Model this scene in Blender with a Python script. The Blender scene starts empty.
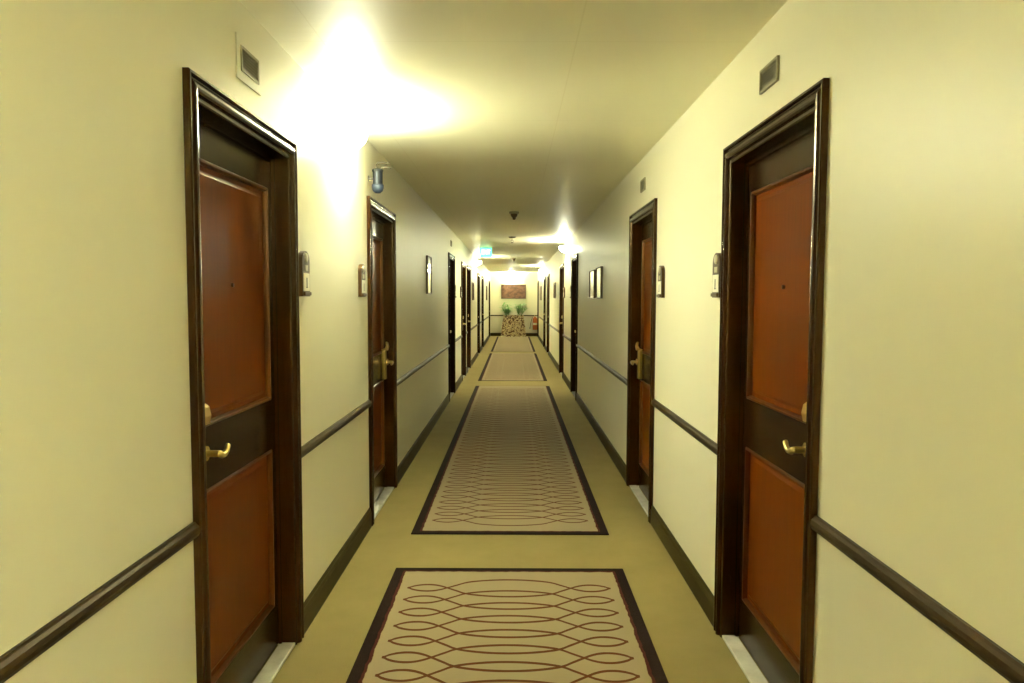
import bpy, bmesh, math, random
from mathutils import Vector, Matrix
random.seed(7)
PI = math.pi
SC = bpy.context.scene
COL = SC.collection
WL, WR, HC = 0.965, 0.95, 2.567          # corridor half widths and ceiling height (metres)
Y0, Y1 = -3.6, 29.2
def W(side): return WL if side < 0 else WR

# ------------------------------------------------------------------ helpers
def link(o, parent=None):
    COL.objects.link(o)
    if parent is not None: o.parent = parent
    return o
def obj(name, bm, mat, parent=None, smooth=False, loc=None, bevel=0.0):
    bmesh.ops.remove_doubles(bm, verts=bm.verts, dist=1e-6)
    bmesh.ops.recalc_face_normals(bm, faces=bm.faces)
    me = bpy.data.meshes.new(name); bm.to_mesh(me); bm.free()
    me.materials.append(mat)
    if smooth:
        for p in me.polygons: p.use_smooth = True
    o = bpy.data.objects.new(name, me); link(o, parent)
    if loc is not None: o.location = loc
    if bevel:
        b = o.modifiers.new('bevel', 'BEVEL'); b.width = bevel; b.segments = 2; b.limit_method = 'ANGLE'
    return o
def thing(name, loc, label=None, cat=None, group=None, kind=None):
    o = bpy.data.objects.new(name, None); link(o); o.location = loc; o.empty_display_size = .1
    return tag(o, label, cat, group, kind)
def tag(o, label=None, cat=None, group=None, kind=None):
    if label: o['label'] = label
    if cat: o['category'] = cat
    if group: o['group'] = group
    if kind: o['kind'] = kind
    return o
def dup(root, loc, label=None, cat=None, group=None, kind=None):
    r = root.copy(); COL.objects.link(r); r.location = loc
    for ch in list(root.children):
        c = ch.copy(); COL.objects.link(c); c.parent = r
        for g in list(ch.children):
            d = g.copy(); COL.objects.link(d); d.parent = c
    return tag(r, label, cat, group, kind)
def box(bm, a, b):
    x0, x1 = sorted((a[0], b[0])); y0, y1 = sorted((a[1], b[1])); z0, z1 = sorted((a[2], b[2]))
    v = [bm.verts.new(p) for p in ((x0,y0,z0),(x1,y0,z0),(x1,y1,z0),(x0,y1,z0),(x0,y0,z1),(x1,y0,z1),(x1,y1,z1),(x0,y1,z1))]
    for f in ((0,3,2,1),(4,5,6,7),(0,1,5,4),(1,2,6,5),(2,3,7,6),(3,0,4,7)): bm.faces.new([v[i] for i in f])
    return bm
def boxes(*ab):
    bm = bmesh.new()
    for a, b in ab: box(bm, a, b)
    return bm
def tube(bm, pts, rad, n=10, cap=True):
    """a round tube along points; rad is a number or one per point"""
    pts = [Vector(p) for p in pts]
    if not hasattr(rad, '__len__'): rad = [rad]*len(pts)
    rings = []; ref = None
    for i, p in enumerate(pts):
        t = (pts[min(i+1, len(pts)-1)] - pts[max(i-1, 0)]).normalized()
        if ref is None:
            ref = Vector((0,0,1)) if abs(t.z) < .9 else Vector((1,0,0))
        a = (ref - t*ref.dot(t)).normalized(); b = t.cross(a); ref = a
        rings.append([bm.verts.new(p + rad[i]*(math.cos(2*PI*k/n)*a + math.sin(2*PI*k/n)*b)) for k in range(n)])
    for r0, r1 in zip(rings, rings[1:]):
        for k in range(n): bm.faces.new((r0[k], r0[(k+1)%n], r1[(k+1)%n], r1[k]))
    if cap:
        bm.faces.new(rings[0][::-1]); bm.faces.new(rings[-1])
    return bm
def lathe(bm, prof, c=(0,0,0), n=24):
    """profile of (radius, z) turned round the z axis"""
    rings = []
    for r, z in prof:
        if r < 1e-5: rings.append([bm.verts.new((c[0], c[1], c[2]+z))])
        else: rings.append([bm.verts.new((c[0]+r*math.cos(2*PI*k/n), c[1]+r*math.sin(2*PI*k/n), c[2]+z)) for k in range(n)])
    for a, b in zip(rings, rings[1:]):
        for k in range(n):
            q = [a[k%len(a)], a[(k+1)%len(a)], b[(k+1)%len(b)], b[k%len(b)]]
            u = []
            for v in q:
                if v not in u: u.append(v)
            if len(u) > 2: bm.faces.new(u)
    return bm
def sweep(bm, lines, closed_path=False, closed_prof=False):
    L = [[bm.verts.new(p) for p in ln] for ln in lines]
    m = len(L); n = len(L[0])
    for i in range(m if closed_prof else m-1):
        a, b = L[i], L[(i+1)%m]
        for k in range(n if closed_path else n-1):
            bm.faces.new((a[k], a[(k+1)%n], b[(k+1)%n], b[k]))
    return bm
def prism(bm, outline, axis_pt):
    """outline: list of 3D points, extruded by vector axis_pt"""
    a = [bm.verts.new(p) for p in outline]; d = Vector(axis_pt)
    b = [bm.verts.new(Vector(p)+d) for p in outline]
    bm.faces.new(a); bm.faces.new(b[::-1]); n = len(a)
    for k in range(n): bm.faces.new((a[k], a[(k+1)%n], b[(k+1)%n], b[k]))
    return bm

# ------------------------------------------------------------------ materials
def mat(name, col, rough=.5, metal=0., spec=.5, coat=0., coat_rough=.1):
    m = bpy.data.materials.new(name); m.use_nodes = True
    b = m.node_tree.nodes['Principled BSDF']
    b.inputs['Base Color'].default_value = (*col, 1); b.inputs['Roughness'].default_value = rough
    b.inputs['Metallic'].default_value = metal; b.inputs['Specular IOR Level'].default_value = spec
    b.inputs['Coat Weight'].default_value = coat; b.inputs['Coat Roughness'].default_value = coat_rough
    return m
class NT:
    def __init__(s, m): s.t = m.node_tree; s.b = s.t.nodes['Principled BSDF']
    def n(s, typ, **kw):
        nd = s.t.nodes.new(typ)
        for k, v in kw.items(): setattr(nd, k, v)
        return nd
    def l(s, a, b): s.t.links.new(a, b)
    def math(s, op, a, b=None, c=None, clamp=False):
        nd = s.n('ShaderNodeMath', operation=op); nd.use_clamp = clamp
        for i, v in enumerate((a, b, c)):
            if v is None: continue
            if isinstance(v, (int, float)): nd.inputs[i].default_value = v
            else: s.l(v, nd.inputs[i])
        return nd.outputs[0]
    def mix(s, fac, a, b):
        nd = s.n('ShaderNodeMix', data_type='RGBA')
        for sock, v in ((nd.inputs[0], fac), (nd.inputs[6], a), (nd.inputs[7], b)):
            if isinstance(v, (int, float)): sock.default_value = v
            elif isinstance(v, tuple): sock.default_value = (*v, 1) if len(v) == 3 else v
            else: s.l(v, sock)
        return nd.outputs[2]
    def coord(s, scale=(1,1,1), rot=(0,0,0), out='Object'):
        tc = s.n('ShaderNodeTexCoord'); mp = s.n('ShaderNodeMapping')
        mp.inputs['Scale'].default_value = scale; mp.inputs['Rotation'].default_value = rot
        s.l(tc.outputs[out], mp.inputs[0]); return mp.outputs[0]
    def noise(s, vec, scale, detail=3, rough=.5):
        nd = s.n('ShaderNodeTexNoise'); nd.inputs['Scale'].default_value = scale
        nd.inputs['Detail'].default_value = detail; nd.inputs['Roughness'].default_value = rough
        s.l(vec, nd.inputs['Vector']); return nd.outputs['Fac']
    def bump(s, h, strength=.2, dist=.01, after=None):
        nd = s.n('ShaderNodeBump'); nd.inputs['Strength'].default_value = strength; nd.inputs['Distance'].default_value = dist
        s.l(h, nd.inputs['Height'])
        if after is not None: s.l(after, nd.inputs['Normal'])
        return nd.outputs[0]
    def ramp(s, fac, *stops):
        nd = s.n('ShaderNodeValToRGB'); e = nd.color_ramp.elements
        while len(e) < len(stops): e.new(.5)
        for el, (p, c) in zip(e, stops): el.position = p; el.color = (*c, 1)
        s.l(fac, nd.inputs[0]); return nd.outputs[0]

def wood(name, c0, c1, rough, coat, coat_rough=.12, spec=.5):
    m = mat(name, c0, rough, spec=spec, coat=coat, coat_rough=coat_rough); k = NT(m)
    k.b.inputs['Specular Tint'].default_value = (1, .70, .38, 1)
    v = k.coord((9, 9, .7))
    g = k.noise(v, 7, 6, .6)
    k.l(k.ramp(g, (.3, c0), (.75, c1)), k.b.inputs['Base Color'])
    k.l(k.bump(g, .06, .002), k.b.inputs['Normal'])
    return m
M = {}
def make_materials():
    m = M['wall'] = mat('cream_wall_paint', (.78, .745, .56), .42); k = NT(m)
    v = k.coord((1, 1, .25)); g = k.noise(v, 60, 3)
    g2 = k.noise(k.coord((1, 1, 1)), 1.3, 3)
    k.l(k.mix(k.math('MULTIPLY', g2, .35), (.75, .725, .57), (.705, .68, .53)), k.b.inputs['Base Color'])
    k.l(k.bump(g, .05, .003), k.b.inputs['Normal'])
    # ceiling: satin painted boards with fine joints
    m = M['ceiling'] = mat('cream_satin_ceiling_paint', (.86, .835, .65), .48, spec=.24); k = NT(m)
    tc = k.n('ShaderNodeTexCoord'); sp = k.n('ShaderNodeSeparateXYZ'); k.l(tc.outputs['Object'], sp.inputs[0])
    def seam(sock, off, per, w):
        t = k.math('DIVIDE', k.math('SUBTRACT', sock, off), per)
        d = k.math('MULTIPLY', k.math('PINGPONG', t, .5), per)
        return k.math('LESS_THAN', d, w)
    s = k.math('MAXIMUM', seam(sp.outputs[1], 4.29, 1.3, .003), seam(sp.outputs[0], .25, 1.03, .003))
    wav = k.noise(k.coord((.12, 2.6, 1)), 1.6, 4)
    k.l(k.mix(s, (.85, .825, .64), (.80, .77, .58)), k.b.inputs['Base Color'])
    b1 = k.bump(wav, .35, .02)
    k.l(k.bump(k.math('SUBTRACT', 1, s), .15, .003, b1), k.b.inputs['Normal'])
    M['dark'] = wood('dark_stained_wood', (.013, .0040, .0006), (.022, .008, .001), .24, 0, .16, .30)
    M['panel'] = wood('red_brown_veneer', (.094, .018, .0003), (.124, .026, .0006), .32, 0, .2, .12)
    M['bead'] = wood('brown_bead_wood', (.055, .014, .002), (.075, .020, .003), .32, 0, .1, .35)
    M['rail'] = wood('dark_brown_gloss_rail', (.014, .0075, .002), (.022, .012, .003), .42, 0, .2, .28)
    M['base'] = wood('dark_brown_skirting', (.026, .019, .004), (.036, .027, .006), .5, 0, .2, .2)
    M['brass'] = mat('aged_brass', (.70, .55, .22), .3, 1.)
    M['old_brass'] = mat('dull_brass', (.40, .31, .10), .42, 1.)
    M['bronze'] = mat('dark_bronze', (.10, .06, .025), .35, .8)
    M['plaque_wood'] = wood('plaque_wood', (.030, .014, .004), (.045, .022, .006), .35, 0, .1, .3)
    M['emblem'] = mat('tarnished_pale_brass', (.42, .37, .25), .35, .3)
    M['card'] = mat('white_card', (.82, .79, .66), .5)
    M['grey_metal'] = mat('grey_metal', (.010, .012, .016), .5, 0., .12)
    M['pale_metal'] = mat('pale_grey_metal', (.026, .036, .056), .45, 0., .2)
    M['vent_dark'] = mat('vent_dark', (.16, .135, .065), .5)
    M['vent_slat'] = mat('vent_slat', (.24, .21, .11), .5)
    M['dull_dark'] = mat('dark_painted_metal', (.06, .055, .04), .5, spec=.3)
    M['black'] = mat('black_plastic', (.02, .018, .015), .4)
    m = M['marble'] = mat('pale_grey_marble', (.6, .58, .52), .2, coat=.3); k = NT(m)
    k.l(k.ramp(k.noise(k.coord(), 9, 6, .65), (.35, (.55, .54, .50)), (.7, (.76, .75, .70))), k.b.inputs['Base Color'])
    # wall to wall carpet
    m = M['carpet'] = mat('olive_beige_carpet', (.40, .30, .12), .95, spec=.1); k = NT(m)
    f = k.noise(k.coord(), 260, 2); bl = k.noise(k.coord(), 3.2, 5, .65)
    c = k.mix(bl, (.185, .147, .052), (.268, .216, .088))
    k.l(k.mix(k.math('MULTIPLY', f, .35), c, (.14, .11, .035)), k.b.inputs['Base Color'])
    k.l(k.bump(f, .5, .006), k.b.inputs['Normal'])
    # glass bowl of the sconces
    m = M['bowl'] = mat('lit_opal_glass', (.85, .83, .75), .35); k = NT(m)
    k.b.inputs['Emission Color'].default_value = (1, 1.02, .75, 1); k.b.inputs['Emission Strength'].default_value = 208.
    M['mount'] = mat('ivory_metal', (.7, .66, .5), .35)
    m = M['exit'] = mat('lit_green_sign', (.02, .4, .15), .4); k = NT(m)
    k.b.inputs['Emission Color'].default_value = (.09, 1, .40, 1); k.b.inputs['Emission Strength'].default_value = 3.2
    m = M['exit_text'] = mat('lit_white_letters', (.8, .9, .85), .4); k = NT(m)
    k.b.inputs['Emission Color'].default_value = (.9, 1, .97, 1); k.b.inputs['Emission Strength'].default_value = 5.
    M['exit_case'] = mat('sign_case_grey', (.35, .36, .33), .4)
    # planter mosaic
    m = M['mosaic'] = mat('gold_brown_mosaic', (.5, .35, .1), .4); k = NT(m)
    vo = k.n('ShaderNodeTexVoronoi', feature='DISTANCE_TO_EDGE'); vo.inputs['Scale'].default_value = 21
    k.l(k.coord(), vo.inputs['Vector'])
    vc = k.n('ShaderNodeTexVoronoi'); vc.inputs['Scale'].default_value = 21; k.l(k.coord(), vc.inputs['Vector'])
    sx = k.n('ShaderNodeSeparateColor'); k.l(vc.outputs['Color'], sx.inputs[0])
    cell = k.ramp(sx.outputs[0], (.0, (.10, .045, .012)), (.26, (.12, .05, .015)), (.32, (.66, .52, .24)), (1., (.78, .66, .38)))
    k.l(k.mix(k.math('LESS_THAN', vo.outputs['Distance'], .07), cell, (.16, .08, .02)), k.b.inputs['Base Color'])
    M['soil'] = mat('dark_soil', (.03, .02, .012), .95)
    m = M['leaf'] = mat('green_leaf', (.10, .30, .05), .4); k = NT(m)
    k.l(k.ramp(k.noise(k.coord(), 9, 2), (.3, (.12, .34, .07)), (.7, (.28, .55, .17))), k.b.inputs['Base Color'])
    M['stem'] = mat('green_stem', (.10, .20, .04), .5)
    # brown painting (blurred reds and ochres)
    m = M['canvas'] = mat('brown_abstract_canvas', (.3, .15, .06), .6); k = NT(m)
    g = k.noise(k.coord((1, 2.6, 4)), 2.4, 4, .6)
    k.l(k.ramp(g, (.30, (.030, .012, .007)), (.46, (.095, .042, .022)), (.58, (.16, .080, .045)), (.74, (.065, .026, .014))), k.b.inputs['Base Color'])
    M['frame'] = mat('brown_picture_frame', (.07, .035, .015), .35, coat=.3)
    m = M['print'] = mat('pale_print_under_glass', (.9, .88, .8), .06, spec=.8, coat=1., coat_rough=.04); k = NT(m)
    g = k.noise(k.coord((3, 3, 3)), 3, 4)
    k.l(k.ramp(g, (.5, (.92, .90, .82)), (.70, (.80, .76, .62))), k.b.inputs['Base Color'])
    M['red'] = mat('red_enamel', (.42, .10, .02), .3, coat=.4)
    M['rubber'] = mat('black_rubber', (.02, .018, .015), .6)
    M['detector'] = mat('aged_white_plastic', (.30, .26, .16), .4)
    M['chrome'] = mat('chrome', (.75, .72, .62), .15, 1.)

def rug_material(name, half, length, e0, e1):
    """border band, and rows of interlaced strands; object origin at the rug's patterned end"""
    m = mat(name, (.5, .4, .2), .95, spec=.1); k = NT(m)
    tc = k.n('ShaderNodeTexCoord'); sp = k.n('ShaderNodeSeparateXYZ'); k.l(tc.outputs['Object'], sp.inputs[0])
    X, Y = sp.outputs[0], sp.outputs[1]
    Ya = k.math('ABSOLUTE', Y)
    wob = k.math('MULTIPLY', k.math('SUBTRACT', k.noise(k.coord(), 17, 3), .5), .02)
    ax = k.math('ABSOLUTE', X)
    fine = k.noise(k.coord(), 240, 2)
    ed = k.math('MINIMUM', k.math('SUBTRACT', half, ax), k.math('MINIMUM', k.math('ADD', Ya, .066-e0), k.math('ADD', k.math('SUBTRACT', length, Ya), .066-e1)))
    ed = k.math('ADD', ed, wob)
    border = k.math('LESS_THAN', ed, .066)
    red = k.math('LESS_THAN', k.math('ABSOLUTE', k.math('SUBTRACT', ed, .060)), .008)
    # strands
    P = .1475
    fc = k.n('ShaderNodeFloatCurve'); cu = fc.mapping.curves[0]
    prof = [(0, -.75), (.06, -.735), (.12, -.685), (.18, -.60), (.223, -.5), (.275, -.25), (.325, 0), (.36, .16), (.40, .265), (.43, .285), (.465, .255), (.505, .14), (.535, .0), (.65, 0)]
    pts = [(x/.65, (q+1)/2) for x, q in prof]
    cu.points[0].location = pts[0]; cu.points[-1].location = pts[-1]
    for p in pts[1:-1]: cu.points.new(*p)
    fc.mapping.update()
    k.l(k.math('DIVIDE', ax, .65, clamp=True), fc.inputs['Value'])
    q = k.math('SUBTRACT', k.math('MULTIPLY', fc.outputs[0], 2), 1)
    t = k.math('DIVIDE', k.math('SUBTRACT', Ya, .284), P)
    d1 = k.math('PINGPONG', k.math('ADD', t, q), .5); d2 = k.math('PINGPONG', k.math('SUBTRACT', t, q), .5)
    N = math.floor((length-.568)/P + .001)
    def only(dd, tt): # rows 0..N only
        out = k.math('MAXIMUM', k.math('LESS_THAN', tt, -.5), k.math('GREATER_THAN', tt, N+.5))
        return k.math('ADD', dd, out)
    d1 = only(d1, k.math('ADD', t, q)); d2 = only(d2, k.math('SUBTRACT', t, q))
    d = k.math('MINIMUM', d1, d2)
    d = k.math('ADD', d, k.math('MULTIPLY', wob, .8))
    line = k.math('LESS_THAN', d, .063)
    line = k.math('MULTIPLY', line, k.math('LESS_THAN', ax, .535))
    lo = k.math('MULTIPLY', k.math('GREATER_THAN', Ya, .13), k.math('LESS_THAN', Ya, length-.13))
    line = k.math('MULTIPLY', line, lo)
    f0 = k.mix(k.math('MULTIPLY', fine, .3), (.245, .198, .118), (.18, .142, .074))
    lc = k.mix(k.noise(k.coord(), 30, 2), (.095, .020, .006), (.070, .032, .010))
    c = k.mix(line, f0, lc)
    c = k.mix(border, c, (.009, .0035, .002))
    c = k.mix(k.math('MULTIPLY', red, .35), c, (.12, .020, .012))
    k.l(c, k.b.inputs['Base Color']); k.l(k.bump(fine, .5, .004), k.b.inputs['Normal'])
    return m
make_materials()

# ------------------------------------------------------------------ the doors' places
DW, DH, CT = 1.04, 2.196, .080            # casing width over all, height, face width
LEFT = [2.135, 4.76, 10.58, 13.19, 14.74, 18.99, 21.5, 27.6]
RIGHT = [2.222, 4.84, 10.75, 13.75, 19.35, 21.75, 27.75]
DOORS = {-1: LEFT, 1: RIGHT}
OPY = (CT - .004, DW - CT + .004); OPZ = DH - CT + .004

# ------------------------------------------------------------------ shell
def build_shell():
    T = .22
    bm = boxes(((-WL-T, Y0-T, -.1), (WR+T, Y1+T, 0)))
    tag(obj('floor', bm, M['carpet']), 'olive beige wall to wall carpet along the corridor', 'floor', kind='structure')
    bm = boxes(((-WL-T, Y0-T, HC), (WR+T, Y1+T, HC+.1)))
    tag(obj('ceiling', bm, M['ceiling']), 'low cream satin ceiling running the length of the corridor', 'ceiling', kind='structure')
    for side, nm in ((-1, 'left'), (1, 'right')):
        a, b = side*W(side), side*(W(side)+T)
        bm = bmesh.new(); y = Y0
        for d in DOORS[side]:
            box(bm, (a, y, 0), (b, d+OPY[0], HC)); box(bm, (a, d+OPY[0], OPZ), (b, d+OPY[1], HC)); y = d+OPY[1]
            box(bm, (side*(W(side)+.16), d+OPY[0], 0), (b, d+OPY[1], OPZ))
        box(bm, (a, y, 0), (b, Y1, HC))
        tag(obj('wall_'+nm, bm, M['wall']), 'cream %s wall of the corridor with a row of doors' % nm, 'wall', kind='structure')
    bm = boxes(((-WL-T, Y1, 0), (WR+T, Y1+T, HC)))
    tag(obj('wall_far', bm, M['wall']), 'cream end wall behind the planter', 'wall', kind='structure')
    bm = boxes(((-WL-T, Y0-T, 0), (WR+T, Y0, HC)))
    tag(obj('wall_near', bm, M['wall']), 'cream wall closing the corridor behind the viewer', 'wall', kind='structure')
    n = 0
    for side, nm in ((-1, 'left'), (1, 'right')):
        w = W(side); y = Y0
        bb = bmesh.new()
        for d in DOORS[side] + [Y1]:
            y1 = d
            if y1 - y > .02:
                # skirting with a moulded top
                pr = [(0, 0), (.016, 0), (.016, .095), (.011, .110), (.011, .118), (.004, .128), (0, .128)]
                sweep(bb, [[(side*(w-dd), y, z), (side*(w-dd), y1, z)] for dd, z in pr])
                for yy in (y, y1): bb.faces.new([bb.verts.new((side*(w-dd), yy, z)) for dd, z in pr])
                n += 1
                rb = bmesh.new()
                pr = [(0, .806), (.008, .806), (.016, .812), (.021, .822), (.022, .832), (.019, .843), (.011, .849), (.008, .855), (0, .855)]
                sweep(rb, [[(side*(w-dd), y, z), (side*(w-dd), y1, z)] for dd, z in pr])
                for yy in (y, y1): rb.faces.new([rb.verts.new((side*(w-dd), yy, z)) for dd, z in pr])
                tag(obj('trim_%d' % n, rb, M['rail'], smooth=False), kind='structure')
            y = d + DW
        tag(obj('baseboard_'+nm, bb, M['base']), kind='structure')
    rb = boxes(((-WL+.022, Y1-.02, .808), (WR-.022, Y1, .852)))
    tag(obj('trim_%d' % (n+1), rb, M['rail'], bevel=.006), kind='structure')
    rb = boxes(((-WL+.016, Y1-.016, 0), (WR-.016, Y1, .128)))
    tag(obj('baseboard_far', rb, M['base'], bevel=.005), kind='structure')
build_shell()

# ------------------------------------------------------------------ doors
def make_door(side, far_latch):
    """local: origin on the wall face at the near edge of the casing; D = distance out of the wall"""
    r = thing('door_0', (side*W(side), 0, 0), kind='structure')
    X = lambda d: -side*d
    prof = [(0, 0), (0, .019), (.003, .022), (.010, .022), (.013, .018), (.015, .011), (.019, .010), (.022, .013), (.027, .0185), (.034, .0225), (.042, .024),
            (.050, .0225), (.056, .018), (.059, .012), (.062, .008), (.066, .008), (.069, .011), (.074, .011), (CT-.001, .008), (CT, .004), (CT, -.062)]
    def frame_lines(prof):
        return [[(X(d), t, 0), (X(d), t, DH-t), (X(d), DW-t, DH-t), (X(d), DW-t, 0)] for t, d in prof]
    obj('casing', sweep(bmesh.new(), frame_lines(prof)), M['dark'], r)
    # rebate that the leaf closes on
    st = [(CT, -.050), (CT+.016, -.050), (CT+.016, -.063), (CT, -.063)]
    obj('door_stop', sweep(bmesh.new(), frame_lines(st), closed_prof=True), M['dark'], r)
    f, k = -.064, -.104
    ya, yb, za, zb = CT+.001, DW-CT-.001, .016, DH-CT-.002
    py0, py1 = .150, DW-.150
    lo, hi = (.205, .885), (1.10, 1.982)
    leaf = obj('door_leaf', boxes(((X(f), ya, za), (X(k), py0, zb)), ((X(f), py1, za), (X(k), yb, zb)),
        ((X(f), py0, za), (X(k), py1, lo[0])), ((X(f), py0, lo[1]), (X(k), py1, hi[0])), ((X(f), py0, hi[1]), (X(k), py1, zb))), M['dark'], r)
    for nm, (z0, z1) in (('lower_panel', lo), ('upper_panel', hi)):
        bm = bmesh.new()
        # raised and fielded panel
        ring = lambda t, d: [(X(d), py0+t, z0+t), (X(d), py1-t, z0+t), (X(d), py1-t, z1-t), (X(d), py0+t, z1-t)]
        L = [ring(0, k+.004), ring(0, f-.014), ring(.03, f-.014), ring(.045, f-.008)]
        sweep(bm, L, closed_path=True)
        bm.faces.new([bm.verts.new(p) for p in ring(.045, f-.008)]); bm.faces.new([bm.verts.new(p) for p in ring(0, k+.004)])
        p = obj(nm, bm, M['panel'], r)
        bp = [(0, f-.004), (-.002, f+.003), (.003, f+.007), (.008, f+.006), (.012, f-.002), (.014, f-.013)]
        obj('panel_bead', sweep(bmesh.new(), [ring(t, d) for t, d in bp], closed_path=True), M['bead'], p)
    obj('threshold', boxes(((X(-.062), CT+.001, 0), (X(.006), DW-CT-.001, .014))), M['marble'], r, bevel=.003)
    # lock and lever
    yl = (DW-CT-.105) if far_latch else (CT+.072); s = -1 if far_latch else 1    # s: towards the hinge
    lk = obj('lock_case', boxes(((X(f-.001), yl-.028, .895), (X(f+.034), yl+.028, 1.120))), M['old_brass'], r, bevel=.008)
    cap = bmesh.new()
    out = [(X(f+.002), yl-.026, 1.122), (X(f+.046), yl-.026, 1.122), (X(f+.052), yl-.026, 1.15), (X(f+.046), yl-.026, 1.178), (X(f+.034), yl-.026, 1.188),
           (X(f+.036), yl-.026, 1.16), (X(f+.026), yl-.026, 1.138), (X(f+.002), yl-.026, 1.13)]
    prism(cap, out, (0, .052, 0)); obj('card_slot', cap, M['brass'], lk)
    ro = bmesh.new()
    for a, b, rr in ((f+.036, f+.046, .024), (f+.044, f+.085, .011)):
        tube(ro, [(X(a), yl, 1.03), (X(b), yl, 1.03)], rr, 16)
    lv = obj('door_lever', ro, M['brass'], r, smooth=False)
    ar = bmesh.new()
    path = [(f+.080, -.006, 0), (f+.084, .010, -.002), (f+.082, .030, -.012), (f+.082, .050, -.013), (f+.084, .066, -.002), (f+.082, .080, .010), (f+.076, .092, .008), (f+.070, .098, .002)]
    tube(ar, [(X(d), yl+s*y, 1.03+z) for d, y, z in path], [.009, .0105, .010, .0095, .009, .0085, .008, .006], 12)
    obj('lever_arm', ar, M['brass'], lv, smooth=True)
    pe = bmesh.new(); tube(pe, [(X(f-.010), DW/2, 1.575), (X(f+.001), DW/2, 1.575)], .008, 16)
    obj('peephole', pe, M['bronze'], r)
    hz = bmesh.new(); yh = ya+.004 if far_latch else yb-.004
    for z in (.25, 1.05, 1.85): tube(hz, [(X(f+.005), yh, z-.05), (X(f+.005), yh, z+.05)], .006, 10)
    obj('hinge', hz, M['bronze'], r)
    return r
ORD = ['nearest', 'second', 'third', 'fourth', 'fifth', 'sixth', 'farthest']
WHERE = {(-1,0): 'large dark framed door with red brown panels on the left, under the cream framed vent',
 (-1,1): 'dark framed door on the left wall under the grey hanging canister',
 (-1,2): 'third dark door along the left wall, beyond the single framed picture',
 (-1,3): 'fourth dark door along the left wall, nearer of two close together',
 (-1,4): 'fifth dark door along the left wall, farther of two close together',
 (-1,5): 'sixth dark door along the left wall, seen almost edge on beyond the exit sign',
 (-1,6): 'seventh dark door along the left wall, a thin dark strip',
 (-1,7): 'last dark door on the left, beside the end wall',
 (1,0): 'large dark framed door with red brown panels on the right, nearest the viewer',
 (1,1): 'second dark door on the right wall, near the pair of framed pictures',
 (1,2): 'third dark door along the right wall, beyond the framed pair and below the lit sconce',
 (1,3): 'fourth dark door along the right wall, just past the first right sconce',
 (1,4): 'fifth dark door along the right wall, seen almost edge on',
 (1,5): 'sixth dark door along the right wall, a thin dark strip',
 (1,6): 'last dark door on the right, beside the end wall and red extinguisher'}
num = 0
for side in (-1, 1):
    protos = {}; LATCH = {-1: (0, 1, 0, 1, 1, 0, 1, 0), 1: (0, 1, 0, 1, 0, 1, 0)}
    for i, y in enumerate(DOORS[side]):
        par = LATCH[side][i]
        loc = (side*W(side), y, 0)
        if par not in protos: d = protos[par] = make_door(side, par == 1); d.location = loc
        else: d = dup(protos[par], loc)
        num += 1; d.name = 'door_%d' % num
        tag(d, WHERE[(side, i)], 'door', 'panelled doors along the corridor', 'structure')

# ------------------------------------------------------------------ wall things (local: origin on the wall face)
def make_plaque(side):
    r = thing('room_plaque', (0, 0, 0)); X = lambda d: -side*d
    w, h = .115, .205
    def arch(w, h, z0, rad, d, n=10):
        pts = [(X(d), -w/2, z0), (X(d), w/2, z0)]
        for k in range(n+1):
            a = PI*k/n; pts.append((X(d), w/2*math.cos(a), z0+h-rad+rad*math.sin(a)))
        return pts
    obj('backplate', prism(bmesh.new(), arch(w, h, -h/2, .045, 0), (X(.022), 0, 0)), M['plaque_wood'], r)
    em = bmesh.new(); tube(em, [(X(.021), 0, .072), (X(.026), 0, .072), (X(.029), 0, .072)], [.022, .021, .015], 20)
    obj('emblem', em, M['emblem'], r)
    obj('number_plate', boxes(((X(.021), -.022, .012), (X(.025), .022, .038))), M['emblem'], r, bevel=.0015)
    c = obj('white_card', boxes(((X(.021), -.046, -.078), (X(.025), .046, .002))), M['card'], r, bevel=.002)
    obj('card_mark', boxes(((X(.0245), -.006, -.060), (X(.0257), .006, -.018)), ((X(.0245), -.014, -.064), (X(.0257), .014, -.060))), M['black'], c)
    obj('ledge', boxes(((X(.020), -.05, -.098), (X(.032), .05, -.082))), M['bronze'], r, bevel=.003)
    return r
PL = [(-1, 3.285, 'left', 'small arched room plaque right beside the nearest left door, past its frame'),
      (-1, 4.535, 'left', 'small arched room plaque between the first sconce and the second left door'),
      (-1, 11.72, 'left', 'small arched plaque just past the third left door'),
      (-1, 12.98, 'left', 'small arched plaque just before the fourth left door'),
      (1, 3.335, 'right', 'small arched room plaque beside the nearest right door, its brown side showing'),
      (1, 4.62, 'right', 'small arched room plaque just before the second right door'),
      (1, 11.9, 'right', 'small arched plaque just past the third right door'),
      (1, 13.52, 'right', 'small arched plaque just before the fourth right door')]
pp = {}
for side, y, nm, lab in PL:
    loc = (side*W(side), y, 1.638)
    if side not in pp: o = pp[side] = make_plaque(side); o.location = loc
    else: o = dup(pp[side], loc)
    tag(o, lab, 'plaque', 'room plaques beside the doors')

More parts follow.
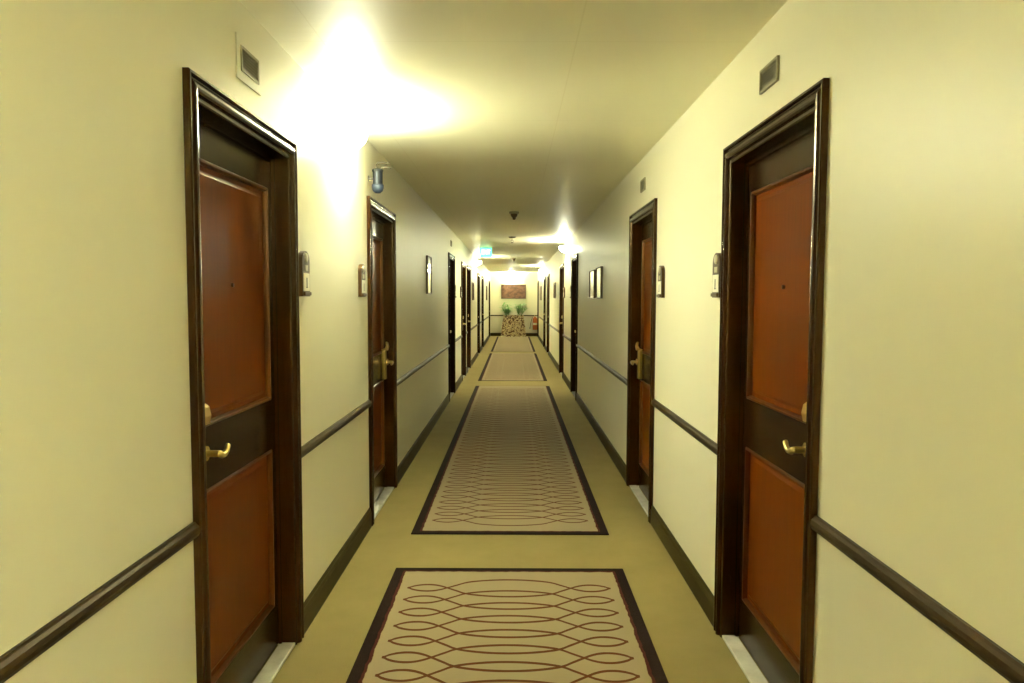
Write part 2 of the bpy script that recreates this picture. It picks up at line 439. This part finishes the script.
def make_vent(side, w, h, surround):
    r = thing('wall_vent', (0, 0, 0)); X = lambda d: -side*d
    if surround:
        ring = lambda t, d: [(X(d), -w/2-t, -h/2-t), (X(d), w/2+t, -h/2-t), (X(d), w/2+t, h/2+t), (X(d), -w/2-t, h/2+t)]
        obj('surround', sweep(bmesh.new(), [ring(surround, 0), ring(surround, .006), ring(0, .006), ring(0, 0)], closed_path=True), M['wall'], r)
    ring = lambda t, d: [(X(d), -w/2+t, -h/2+t), (X(d), w/2-t, -h/2+t), (X(d), w/2-t, h/2-t), (X(d), -w/2+t, h/2-t)]
    obj('frame', sweep(bmesh.new(), [ring(0, 0), ring(0, .010), ring(.010, .010), ring(.012, .002)], closed_path=True), M['vent_slat'], r)
    obj('backing', boxes(((X(.0005), -w/2+.004, -h/2+.004), (X(.002), w/2-.004, h/2-.004))), M['vent_dark'], r)
    n = 6
    for k in range(n):
        z = -h/2+.012+(h-.024)*(k+.5)/n
        bm = prism(bmesh.new(), [(X(.002), -w/2+.010, z+.003), (X(.008), -w/2+.010, z-.003), (X(.008), -w/2+.010, z-.0045), (X(.002), -w/2+.010, z+.0015)], (0, w-.02, 0))
        obj('slat', bm, M['vent_slat'], r)
    return r
for side, y, z, w, sur, lab in ((-1, 2.665, 2.368, .175, .032, 'dark louvred vent in a cream surround above the nearest left door'),
        (1, 2.74, 2.358, .185, 0, 'small dark louvred vent above the nearest right door'),
        (1, 5.37, 2.362, .17, 0, 'small dark vent above the second right door'),
        (-1, 11.08, 2.362, .17, 0, 'small dark vent high above the third left door')):
    o = make_vent(side, w, .088, sur); o.location = (side*W(side), y, z)
    tag(o, lab, 'vent', 'vents above the doors')

def make_sconce(rad=.145, half=.150, dep=.105):
    """half bowl uplighter, local +y out of the wall, x along the wall; turned to its wall by rotation"""
    r = thing('wall_sconce', (0, 0, 0))
    bm = bmesh.new(); n, m = 20, 9
    lines = []
    for j in range(m+1):
        t = PI/2*j/m
        lines.append([(half*math.cos(t)**.8*math.cos(PI*k/n), .004+rad*math.cos(t)**.8*math.sin(PI*k/n), -dep*math.sin(t)) if j < m else (0, .004, -dep) for k in range(n+1)])
    sweep(bm, lines)
    g = obj('glass_bowl', bm, M['bowl'], r, smooth=True)
    so = g.modifiers.new('thickness', 'SOLIDIFY'); so.thickness = .004; so.offset = -1
    obj('mounting_plate', boxes(((-.06, 0, -.07), (.06, .006, -.005))), M['mount'], r, bevel=.002)
    return r
LAMPS = [(-1, 4.06, 'glowing half bowl wall sconce on the left, lighting wall and ceiling brightly', 1.),
         (1, 12.95, 'glowing wall sconce high on the right wall above the third right door frame', 3.2),
         (-1, 18.1, 'glowing wall sconce far along the left wall, beside the exit sign', 3.2),
         (1, 23.3, 'small glowing sconce farthest along the right wall', 3.2),
         (1, -1.0, 'wall sconce on the right wall behind the viewer', 10.)]
P_LAMP = 190.
proto = None
def place_sconce(loc, rot, lab, power):
    global proto
    if proto is None: o = proto = make_sconce(); o.location = loc
    else: o = dup(proto, loc)
    o.rotation_euler = (0, 0, rot); tag(o, lab, 'wall lamp', 'half bowl wall sconces')
    li = bpy.data.lights.new('sconce_bulb', 'POINT'); li.energy = power; li.color = (1, 1.01, .76); li.shadow_soft_size = .03
    lo = bpy.data.objects.new('sconce_bulb', li); link(lo)
    lo.location = Vector(loc) + Matrix.Rotation(rot, 3, 'Z') @ Vector((0, .08, -.025)) + (Vector((0, .05, -.006)) if abs(loc[0]) > .5 else Vector()); return o
for side, y, lab, f in LAMPS:
    place_sconce((side*W(side), y, 2.45), -PI/2 if side < 0 else PI/2, lab, P_LAMP*f)
place_sconce((-.09, Y1, 2.45), PI, 'glowing sconce on the end wall above the brown painting', P_LAMP*2.2)

def make_picture(side, w, h, matn, frame=.022, depth=.024):
    r = thing('framed_picture', (0, 0, 0)); X = lambda d: -side*d
    ring = lambda t, d: [(X(d), -w/2+t, -h/2+t), (X(d), w/2-t, -h/2+t), (X(d), w/2-t, h/2-t), (X(d), -w/2+t, h/2-t)]
    obj('frame', sweep(bmesh.new(), [ring(0, 0), ring(0, depth-.003), ring(.003, depth), ring(frame-.004, depth-.002), ring(frame, depth-.008), ring(frame, 0)], closed_path=True), M['frame'], r)
    obj('print', boxes(((X(.001), -w/2+frame-.002, -h/2+frame-.002), (X(depth-.009), w/2-frame+.002, h/2-frame+.002))), M[matn], r)
    return r
for side, y0, y1, z0, z1, lab in ((-1, 7.93, 8.30, 1.575, 1.995, 'single pale framed picture on the left wall between second and third doors'),
        (1, 7.77, 8.24, 1.53, 1.875, 'nearer of two pale framed pictures on the right wall'),
        (1, 8.43, 8.95, 1.53, 1.865, 'farther of two pale framed pictures on the right wall'),
        (-1, 16.7, 17.1, 1.48, 1.89, 'far narrow framed picture on the left wall past the two close doors'),
        (1, 16.4, 17.0, 1.53, 1.89, 'far framed picture on the right wall past the fourth door'),
        (-1, 24.9, 25.4, 1.46, 1.95, 'farthest framed picture on the left wall near the corridor end'),
        (1, 24.9, 25.4, 1.46, 1.95, 'farthest framed picture on the right wall near the corridor end')):
    o = make_picture(side, y1-y0, z1-z0, 'print', .014); o.location = (side*W(side), (y0+y1)/2, (z0+z1)/2)
    tag(o, lab, 'picture', 'framed pictures on the side walls')
# brown painting on the end wall
o = make_picture(1, 1.0, .58, 'canvas', .03, .03); o.name = 'landscape_painting'
o.rotation_euler = (0, 0, PI/2); o.location = (-.02, Y1, 1.795)
tag(o, 'wide brown abstract painting on the end wall above the plants', 'painting')

# grey canister hung from a bent bracket over the second left door
c = thing('hanging_canister', (-.895, 4.78, 2.30), 'grey blue canister on bent brackets above the second left door', 'canister')
bm = lathe(bmesh.new(), [(0, -.085), (.018, -.083), (.034, -.073), (.041, -.055), (.041, -.040), (.037, -.036), (.037, .055), (.041, .058), (.041, .070), (.030, .076), (0, .078)])
obj('canister_body', bm, M['grey_metal'], c, smooth=False)
bm = lathe(bmesh.new(), [(.0, -.092), (.020, -.090), (.037, -.076), (.044, -.055), (.044, -.032), (.0415, -.032)])
obj('lens_cap', bm, M['pale_metal'], c, smooth=True)
obj('strip', boxes(((-.006, -.040, -.03), (.006, -.036, .055))), M['pale_metal'], c)
bm = tube(bmesh.new(), [(-.008, 0, .074), (-.008, 0, .105), (.002, 0, .118), (.04, 0, .122), (.075, .0, .118)], .005, 8)
obj('bracket', bm, M['dull_dark'], c)
bm = tube(bmesh.new(), [(.022, .0, .070), (.030, .0, .085), (.06, 0, .090), (.10, 0, .083)], .005, 8)
obj('bracket', bm, M['dull_dark'], c)
bm = boxes(((-.070, -.012, -.01), (-.065, .012, .03))); box(bm, (-.066, -.006, .0), (-.030, .006, .014))
obj('wall_plate', bm, M['dull_dark'], c, bevel=.002)
c.scale = (.88, .88, .94)

# ------------------------------------------------------------------ ceiling things
def detector(y, x, lab):
    r = thing('smoke_detector', (x, y, HC), lab, 'smoke detector')
    obj('base', lathe(bmesh.new(), [(0, 0), (.058, 0), (.060, -.006), (.060, -.020), (.050, -.026), (0, -.026)]), M['detector'], r)
    obj('sensor_cone', lathe(bmesh.new(), [(.042, -.026), (.040, -.045), (.030, -.062), (.020, -.070), (.018, -.088), (.010, -.096), (0, -.097)]), M['bronze'], r)
    obj('status_light', lathe(bmesh.new(), [(.006, -.021), (.005, -.028), (0, -.030)], (.052, -.01, 0), 10), M['chrome'], r)
    return r
detector(8.75, -.002, 'dark round smoke detector on the ceiling, nearest of the ceiling fittings')
detector(18.6, -.004, 'round smoke detector on the ceiling beyond the sprinkler, right of exit sign')
s = thing('ceiling_sprinkler', (-.035, 12.3, HC), 'small pendent sprinkler head on the ceiling between the two smoke detectors', 'sprinkler')
obj('escutcheon', lathe(bmesh.new(), [(0, 0), (.065, 0), (.066, -.006), (.045, -.020), (.016, -.024), (0, -.024)]), M['bronze'], s)
obj('body', lathe(bmesh.new(), [(.016, -.022), (.016, -.045), (.022, -.047), (.022, -.056), (.010, -.060), (0, -.060)]), M['chrome'], s)
bm = bmesh.new()
for q in (-1, 1): tube(bm, [(q*.012, 0, -.056), (q*.020, 0, -.072), (q*.014, 0, -.092), (0, 0, -.102)], .004, 8)
obj('yoke', bm, M['bronze'], s)
obj('deflector', lathe(bmesh.new(), [(0, -.100), (.026, -.101), (.028, -.104), (0, -.106)]), M['bronze'], s)

# exit sign
ex = thing('exit_sign', (-.575, 14.75, HC-.108), 'lit green EXIT sign hung under the ceiling at the left', 'exit sign')
obj('sign_case', boxes(((-.128, 0, -.10), (.128, .045, .10))), M['exit_case'], ex, bevel=.004)
obj('hanger', boxes(((-.05, .012, .10), (.05, .032, .108))), M['exit_case'], ex)
obj('lit_face', boxes(((-.118, -.004, -.09), (.118, .001, .09))), M['exit'], ex)
cu = bpy.data.curves.new('exit_text', 'FONT'); cu.body = 'EXIT'; cu.size = .12; cu.align_x = 'CENTER'; cu.align_y = 'CENTER'; cu.extrude = .001; cu.offset = .001
tmp = bpy.data.objects.new('tmp_text', cu); COL.objects.link(tmp)
bpy.context.view_layer.update()
me = bpy.data.meshes.new_from_object(tmp.evaluated_get(bpy.context.evaluated_depsgraph_get()))
bpy.data.objects.remove(tmp)
me.materials.clear(); me.materials.append(M['exit_text'])
t = bpy.data.objects.new('exit_lettering', me); link(t, ex); t.rotation_euler = (PI/2, 0, 0); t.location = (0, -.0055, 0); t.scale = (.72, 1, 1)

# ------------------------------------------------------------------ runners
RC, RH = -.022, .642
for ya, yb, lab, far, e0, e1 in ((-3.2, 4.0, 'patterned carpet runner nearest the viewer, interlaced red brown rings in a dark border', True, .058, .058),
        (4.59, 12.5, 'long patterned carpet runner in the middle, second from the viewer', False, .060, .02),
        (13.3, 19.95, 'third patterned carpet runner, far along the corridor', False, .02, -.05),
        (20.65, 28.70, 'farthest patterned carpet runner, ending before the planter', False, -.05, -.05)):
    L = yb-ya
    bm = boxes(((-RH, 0, 0), (RH, -L if far else L, .007)))
    o = obj('carpet_runner', bm, rug_material('runner_weave', RH, L, e0, e1), None, loc=(RC, yb if far else ya, 0), bevel=.003)
    tag(o, lab, 'rug', 'patterned runners down the corridor')

# ------------------------------------------------------------------ corridor end: planter, plants, extinguisher
pl = thing('mosaic_planter', (-.02, Y1-.26, 0), 'tall tapered gold and brown mosaic planter at the end wall', 'planter')
bm = bmesh.new()
R_ = lambda hx, hy, z: [(-hx, -hy, z), (hx, -hy, z), (hx, hy, z), (-hx, hy, z)]
lines = [R_(.50, .22, 0), R_(.505, .222, .03), R_(.455, .20, .45), R_(.405, .18, .80), R_(.415, .186, .815), R_(.415, .186, .845), R_(.375, .150, .845), R_(.37, .148, .78)]
sweep(bm, lines, closed_path=True)
bm.faces.new([bm.verts.new(p) for p in R_(.50, .22, 0)][::-1]); bm.faces.new([bm.verts.new(p) for p in R_(.37, .148, .78)])
obj('mosaic_body', bm, M['mosaic'], pl)
obj('soil', boxes(((-.37, -.148, .781), (.37, .148, .81))), M['soil'], pl)
def plant(x, lab, seed, spread):
    rnd = random.Random(seed)
    r = thing('bamboo_plant', (x, Y1-.26, .811), lab, 'plant', 'plants in the mosaic planter')
    st, lf = bmesh.new(), bmesh.new()
    for i in range(11):
        a = rnd.uniform(0, 2*PI); lean = rnd.uniform(.02, spread); h = rnd.uniform(.26, .50)
        b = Vector((rnd.uniform(-.10, .10), rnd.uniform(-.06, .06), -.005)); top = b + Vector((lean*math.cos(a), lean*.35*math.sin(a), h))
        mid = (b+top)/2 + Vector((0, 0, .03))
        tube(st, [b, mid, top], [.009, .008, .004], 6)
        for j in range(11):
            t = rnd.uniform(.3, 1); p = b.lerp(top, t)
            a2 = rnd.uniform(0, 2*PI); ln = rnd.uniform(.16, .28); w = rnd.uniform(.016, .027)
            d = Vector((math.cos(a2), math.sin(a2)*.5, rnd.uniform(.1, .9))).normalized()
            sd = d.cross(Vector((0, 0, 1))).normalized(); up = sd.cross(d)
            prev = None
            for q in range(6):
                s_ = q/5; c = p + d*ln*s_ - Vector((0, 0, .35*ln*s_*s_)); c.y = min(c.y, .235); ww = w*math.sin(PI*min(1, .12+.88*s_))**.8 if q < 5 else .001
                row = [lf.verts.new(c - sd*ww), lf.verts.new(c - up*ww*.25), lf.verts.new(c + sd*ww)]
                if prev:
                    lf.faces.new((prev[0], prev[1], row[1], row[0])); lf.faces.new((prev[1], prev[2], row[2], row[1]))
                prev = row
    obj('stems', st, M['stem'], r)
    obj('leaves', lf, M['leaf'], r, smooth=True)
plant(-.24, 'left clump of green leafy stems in the mosaic planter', 3, .30)
plant(.22, 'right clump of green leafy stems in the mosaic planter', 11, .28)

fe = thing('fire_extinguisher', (.845, Y1-.115, .06), 'red fire extinguisher with a hose hung in the far right corner', 'fire extinguisher')
obj('wall_bracket', boxes(((-.04, .09, .30), (.04, .115, .70))), M['bronze'], fe, bevel=.003)
obj('cylinder', lathe(bmesh.new(), [(0, .20), (.085, .20), (.095, .215), (.095, .62), (.085, .67), (.05, .71), (.03, .72), (.03, .74), (0, .74)]), M['red'], fe)
obj('valve', boxes(((-.022, -.022, .735), (.022, .022, .785))), M['brass'], fe, bevel=.004)
bm = tube(bmesh.new(), [(0, -.02, .78), (.03, -.07, .80), (.03, -.11, .79)], .009, 8); tube(bm, [(0, -.02, .765), (.025, -.07, .765), (.025, -.10, .76)], .008, 8)
obj('squeeze_handle', bm, M['black'], fe)
bm = tube(bmesh.new(), [(-.02, 0, .76), (-.07, -.01, .75), (-.12, -.02, .66), (-.16, -.03, .50), (-.19, -.03, .34), (-.205, -.03, .24)], [.011]*5+[.018], 8)
obj('hose', bm, M['rubber'], fe, smooth=True)
bm = sweep(bmesh.new(), [[(.0965*math.sin(a), -.0965*math.cos(a), z) for a in [(-.9+.2*k) for k in range(10)]] for z in (.40, .48)])
obj('label_sticker', bm, M['card'], fe)

# ------------------------------------------------------------------ camera
f, cx, cy = 722., 512, 341.5
vx, vy, roll = 513.9, 298.2, math.radians(.16)
p = -math.atan((cy-vy)/f); a = math.atan((vx-cx)/f)
F = Vector((-math.sin(a)*math.cos(p), math.cos(a)*math.cos(p), math.sin(p)))
R0 = Vector((math.cos(a), math.sin(a), 0)); U0 = R0.cross(F)
R = R0*math.cos(roll)+U0*math.sin(roll); U = -R0*math.sin(roll)+U0*math.cos(roll)
cam = bpy.data.cameras.new('camera'); cam.sensor_width = 36; cam.sensor_fit = 'HORIZONTAL'; cam.lens = f/1024*36; cam.clip_start = .02
co = bpy.data.objects.new('camera', cam); link(co)
mw = Matrix((R, U, -F)).transposed().to_4x4(); mw.translation = (0, 0, 1.53); co.matrix_world = mw
SC.camera = co
w = bpy.data.worlds.new('world'); SC.world = w; w.use_nodes = True
w.node_tree.nodes['Background'].inputs[0].default_value = (.02, .018, .012, 1)
SC.view_settings.view_transform = 'Standard'; SC.view_settings.look = 'None'
SC.view_settings.exposure = 0.0; SC.view_settings.gamma = 1.0; SC.view_settings.use_curve_mapping = False
SC.cycles.max_bounces = 16; SC.cycles.diffuse_bounces = 12; SC.cycles.glossy_bounces = 6
SC.cycles.sample_clamp_indirect = 30
